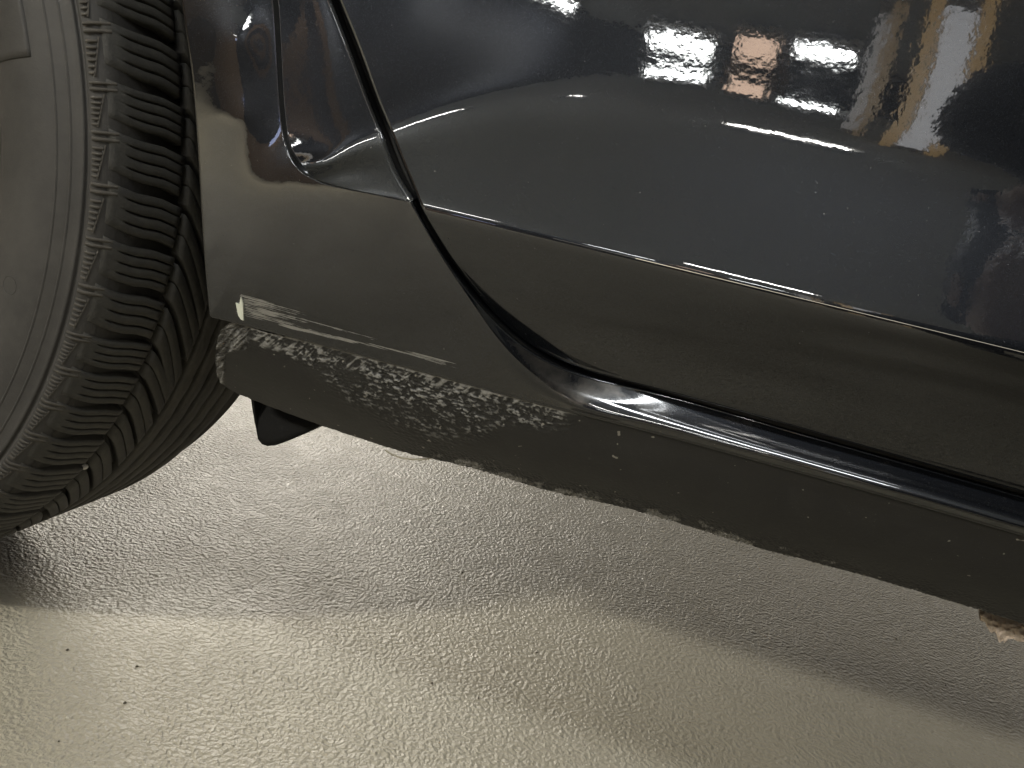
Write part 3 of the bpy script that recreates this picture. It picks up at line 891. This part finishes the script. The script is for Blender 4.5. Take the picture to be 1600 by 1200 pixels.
# centre ribs, running round the tyre with slanted zigzag edges
for c0, w_, ph in ((.0945, .0125, 0), (.110, .0120, 1.2), (.1255, .0125, .4), (.141, .0120, 1.7), (.1565, .0125, .9)):
    mb = MB()
    th = np.linspace(0, 2 * math.pi, 721)
    zz = .0012 * np.abs(((th / PITCH + ph) % 1) * 2 - 1)
    G = []
    for da, dr in ((-w_ / 2, -.0065), (-w_ / 2 + .0002, -.0008), (-w_ / 2 + .001, 0), (0, 0.0001), (w_ / 2 - .001, 0), (w_ / 2 - .0002, -.0008), (w_ / 2, -.0065)):
        a = c0 + da + zz * (1 if da < 0 else -1)
        G.append(cyl(th, a, R_T - .0003 + dr + 0 * th))
    mb.grid(np.array(G), flip=False)
    mb.build('centre_rib', RUB_TREAD, wheel)

# ------------------------------------------------------------------ the photographer, seen only mirrored in the door
def person():
    V = []; Ed_ = []; Rd = []
    def v(p, r): V.append(p); Rd.append(r); return len(V) - 1
    def chain(start, pts):
        a = start
        for p, r in pts:
            b = v(p, r); Ed_.append((a, b)); a = b
        return a
    pel = v((.50, -1.02, .36), (.15, .13))
    chest = chain(pel, [((.49, -.97, .50), (.14, .115)), ((.47, -.89, .66), (.155, .12))])
    neck = chain(chest, [((.45, -.83, .80), (.10, .09)), ((.44, -.79, .88), (.052, .055))])
    head = chain(neck, [((.43, -.755, .95), (.072, .078)), ((.425, -.73, 1.02), (.074, .088)), ((.425, -.735, 1.09), (.058, .066))])
    chain(head - 1, [((.41, -.655, 1.00), (.016, .016))])                               # nose
    for sx, ank in ((-1, (.40, -1.00)), (1, (.64, -1.02))):
        hip = chain(pel, [((.50 + sx * .10, -1.01, .33), (.10, .10))])
        kn = chain(hip, [((.49 + sx * .17, -.84, .42), (.078, .078)), ((.48 + sx * .20, -.69, .50), (.062, .062))])
        an = chain(kn, [((.49 + sx * .17, -.86, .28), (.056, .058)), ((ank[0], ank[1], .10), (.040, .042))])
        chain(an, [((ank[0] - .01, ank[1] + .09, .05), (.038, .036)), ((ank[0] - .02, ank[1] + .20, .04), (.030, .028))])
    for sx, el, wr in ((-1, (.22, -.80, .56), (.085, -.57, .385)), (1, (.56, -.62, .52), (.16, -.53, .36))):
        sh = chain(chest, [((.47 + sx * .17, -.87, .76), (.072, .072))])
        w_ = chain(sh, [((.5 * (.47 + sx * .17 + el[0]), .5 * (-.87 + el[1]), .5 * (.76 + el[2])), (.056, .056)), (el, (.046, .046)),
                        (tuple(.55 * np.array(el) + .45 * np.array(wr)), (.041, .041)), (wr, (.029, .029))])
        d = np.array([.07, -.455, .378]) - np.array(wr); d /= np.linalg.norm(d)
        pm = chain(w_, [(tuple(np.array(wr) + d * .045), (.030, .020))])
        for k, (off, ln) in enumerate(((-.024, .055), (-.008, .064), (.008, .060), (.023, .048))):
            b0 = np.array(wr) + d * .072 + np.array([0, 0, off])
            chain(pm, [(tuple(b0), (.0095, .0095)), (tuple(b0 + d * ln * .5 + np.array([-.004, .006, 0])), (.0085, .0085)), (tuple(b0 + d * ln * .8 + np.array([-.014, .006, 0])), (.0075, .0075))])
        t0 = np.array(wr) + d * .03 + np.array([0, .012, .026])
        chain(pm, [(tuple(t0), (.011, .011)), (tuple(t0 + d * .03 + np.array([0, .004, .018])), (.0095, .0095))])
    me = bpy.data.meshes.new('person'); me.from_pydata(V, Ed_, [])
    o = bpy.data.objects.new('person', me); col.objects.link(o)
    sk = o.modifiers.new('skin', 'SKIN'); sk.use_smooth_shade = True
    for i_, r in enumerate(Rd): me.skin_vertices[0].data[i_].radius = r
    me.skin_vertices[0].data[0].use_root = True
    ss = o.modifiers.new('sub', 'SUBSURF'); ss.levels = 2; ss.render_levels = 2
    dg = bpy.context.evaluated_depsgraph_get()
    bm_ = bpy.data.meshes.new_from_object(o.evaluated_get(dg))
    o.modifiers.clear(); o.data = bm_; bm_.name = 'person'
    bm_.materials.clear()
    for m_ in (mat_plain('dark_jacket', (.010, .011, .016), .85), mat_plain('dark_trousers', (.014, .014, .018), .85), mat_plain('skin', (.20, .12, .085), .6), mat_plain('dark_shoe', (.02, .018, .016), .6)):
        bm_.materials.append(m_)
    wrists = [np.array((.085, -.57, .385)), np.array((.16, -.53, .36))]
    for f in bm_.polygons:
        c = np.array(f.center)
        k = 0
        if c[2] > .885: k = 2
        elif min(np.linalg.norm(c - w_) for w_ in wrists) < .11 and c[1] > -.575 and c[0] < .2: k = 2
        elif c[2] < .09: k = 3
        elif c[2] < .40 or (c[2] < .56 and c[1] > -.9 and (c[0] < .36 or c[0] > .6) and c[0] > .24): k = 1
        f.material_index = k
    bm_.shade_smooth()
    tag(o, 'crouching person in dark clothes holding the phone, mirrored at the right of the door', 'person')
    h = MB()
    G = []
    for i_ in range(9):
        a = i_ / 8 * 1.65
        G.append([(.425 + .086 * math.sin(a) * math.cos(b), -.755 + .098 * math.sin(a) * math.sin(b) * (1 if math.sin(b) < 0 else .62), 1.03 + .13 * math.cos(a)) for b in np.linspace(0, 2 * math.pi, 25)])
    h.grid(np.array(G)); h.build('hair', mat_plain('dark_hair', (.015, .011, .008), .6), o)
    for sx in (-1, 1):
        e = MB(); G = []
        for i_ in range(7):
            a = math.pi * i_ / 6
            G.append([(.425 + sx * (.076 + .008 * math.sin(a) * math.cos(b)), -.735 + .018 * math.sin(a) * math.sin(b), 1.015 + .03 * math.cos(a)) for b in np.linspace(0, 2 * math.pi, 11)])
        e.grid(np.array(G)); e.build('ear', bm_.materials[2], o)
    return o
person()
ph = empty('phone', (0, 0, 0)); tag(ph, 'dark phone held up towards the sill by the crouching person', 'phone')
b = MB(); b.box((0, 0, 0), (.155, .074, .007)); po = b.build('body', mat_plain('phone_black', (.02, .02, .022), .3), ph, False)
b = MB(); b.box((0, 0, .0037), (.150, .070, .0004)); b.build('screen', mat_plain('phone_glass', (.01, .01, .011), .1), ph, False)
mw = m4.copy()
pc = CAM - ROT[:, 2] * .022 + ROT[:, 0] * .05
for i in range(3): mw[i][3] = pc[i]
ph.matrix_world = mw

# ---- moulded marks on the sidewall
def side_a(r): return np.interp(r, prof_s[:, 1], prof_s[:, 0])
prof_s = pd[:40][np.argsort(pd[:40][:, 1])]
pn = MB(); rows = []
th_ = np.concatenate([[D(14.6)], np.linspace(D(14.7), D(44), 40)])
for k, r in enumerate(np.concatenate([[.2232], np.linspace(.2236, .2615, 20), [.2620]])):
    row = []
    for j, t in enumerate(th_):
        rc = max(0.0, (.2285 - r) / .006)
        t2 = max(t, D(14.6) + D(1.6) * rc ** 2 * (1 if r < .2285 else 0))
        lift = 0.0 if (k in (0, 21) or j == 0) else .0010
        row.append(cyl(np.array(t2), side_a(r) - lift + .0001, r))
    rows.append(row)
pn.grid(np.array(rows), flip=False)
pn.build('moulded_panel', RUB_SIDE, wheel)
rg = MB()
c_ = []
for k in range(33):
    b_ = 2 * math.pi * k / 32
    r = .2535 + .0048 * math.sin(b_); t = D(-11.5) + .0048 * math.cos(b_) / .2535
    c_.append(cyl(np.array(t), side_a(r) + .0001, r))
rg.tube(np.array(c_), .0003, 6)
rg.build('moulded_ring', RUB_SIDE, wheel)
for r0 in (.2725, .2795):
    m_ = MB(); lathe(m_, [(side_a(r0 - .0008) + .0001, r0 - .0008), (side_a(r0) - .0005, r0 - .0002), (side_a(r0) - .0005, r0 + .0002), (side_a(r0 + .0008) + .0001, r0 + .0008)], 240)
    m_.build('moulded_line', RUB_SIDE, wheel)

# ------------------------------------------------------------------ crumbs and grit lying on the floor, too many and too small to count
def grit(name, mat, n, smin, smax, seed, label, spots=()):
    r_ = np.random.default_rng(seed); mb = MB()
    P_ = [(CAM + ray(px_, py_) * (-CAM[2] / ray(px_, py_)[2])) for px_, py_ in spots]
    sizes = [smax] * len(P_)
    for _ in range(n):
        P_.append(np.array([r_.uniform(-.75, .55), r_.uniform(-.12, .75), 0])); sizes.append(r_.uniform(smin, smax * .7))
    for p, sz in zip(P_, sizes):
        m_ = 7; a0 = r_.uniform(0, 6.28); el_ = r_.uniform(.35, 1)
        ring = []
        for k in range(m_):
            a = 2 * math.pi * k / m_; rr = sz * r_.uniform(.6, 1.1)
            q = np.array([rr * math.cos(a), rr * el_ * math.sin(a)])
            ring.append((q[0] * math.cos(a0) - q[1] * math.sin(a0), q[0] * math.sin(a0) + q[1] * math.cos(a0)))
        b_ = [(p[0] + x, p[1] + y, .0002) for x, y in ring]
        t_ = [(p[0] + x * .6, p[1] + y * .6, .0004 + sz * r_.uniform(.25, .6)) for x, y in ring]
        mb.add(b_ + t_, [(k, (k + 1) % m_, m_ + (k + 1) % m_, m_ + k) for k in range(m_)] + [tuple(m_ + k for k in range(m_))])
    tag(mb.build(name, mat, None, False), label, 'grit', None, 'stuff')
grit('dark_crumbs', mat_plain('dark_crumb', (.06, .048, .03), .8), 60, .0003, .0013, 11, 'dark leaf crumbs and grit scattered on the coated floor',
     ((105, 1016), (214, 1042), (722, 895), (675, 1068), (838, 1020), (195, 1099)))
grit('pale_crumbs', mat_plain('pale_crumb', (.55, .52, .44), .6), 160, .0003, .0013, 12, 'pale grit grains scattered on the coated floor',
     ((232, 1160), (365, 1163), (826, 822), (105, 1122), (1400, 998), (760, 990)))

# ---- a pale pebble caught in the tread groove
th_ = np.linspace(D(-60), D(-10), 400)
Wm = np.array(Matrix.Rotation(-.0781, 3, 'Z')); P_ = cyl(th_, np.full_like(th_, .0475), np.full_like(th_, .3065)) @ Wm.T + np.array([-.5933, -.0325, R_T])
qx, qy = to_px(P_); k_ = int(np.argmin((qx - 147) ** 2 + (qy - 741) ** 2))
pb = MB(); G = []
for i in range(9):
    a = math.pi * i / 8
    G.append([P_[k_] + np.array([.0019 * math.sin(a) * math.cos(b_), .0023 * math.sin(a) * math.sin(b_), .0017 * math.cos(a)]) * (1 + .18 * math.sin(3 * b_ + 2 * a)) for b_ in np.linspace(0, 2 * math.pi, 13)])
pb.grid(np.array(G))
tag(pb.build('pebble', mat_plain('white_pebble', (.62, .60, .55), .45), None), 'small white pebble stuck in a groove low on the tyre tread', 'pebble')
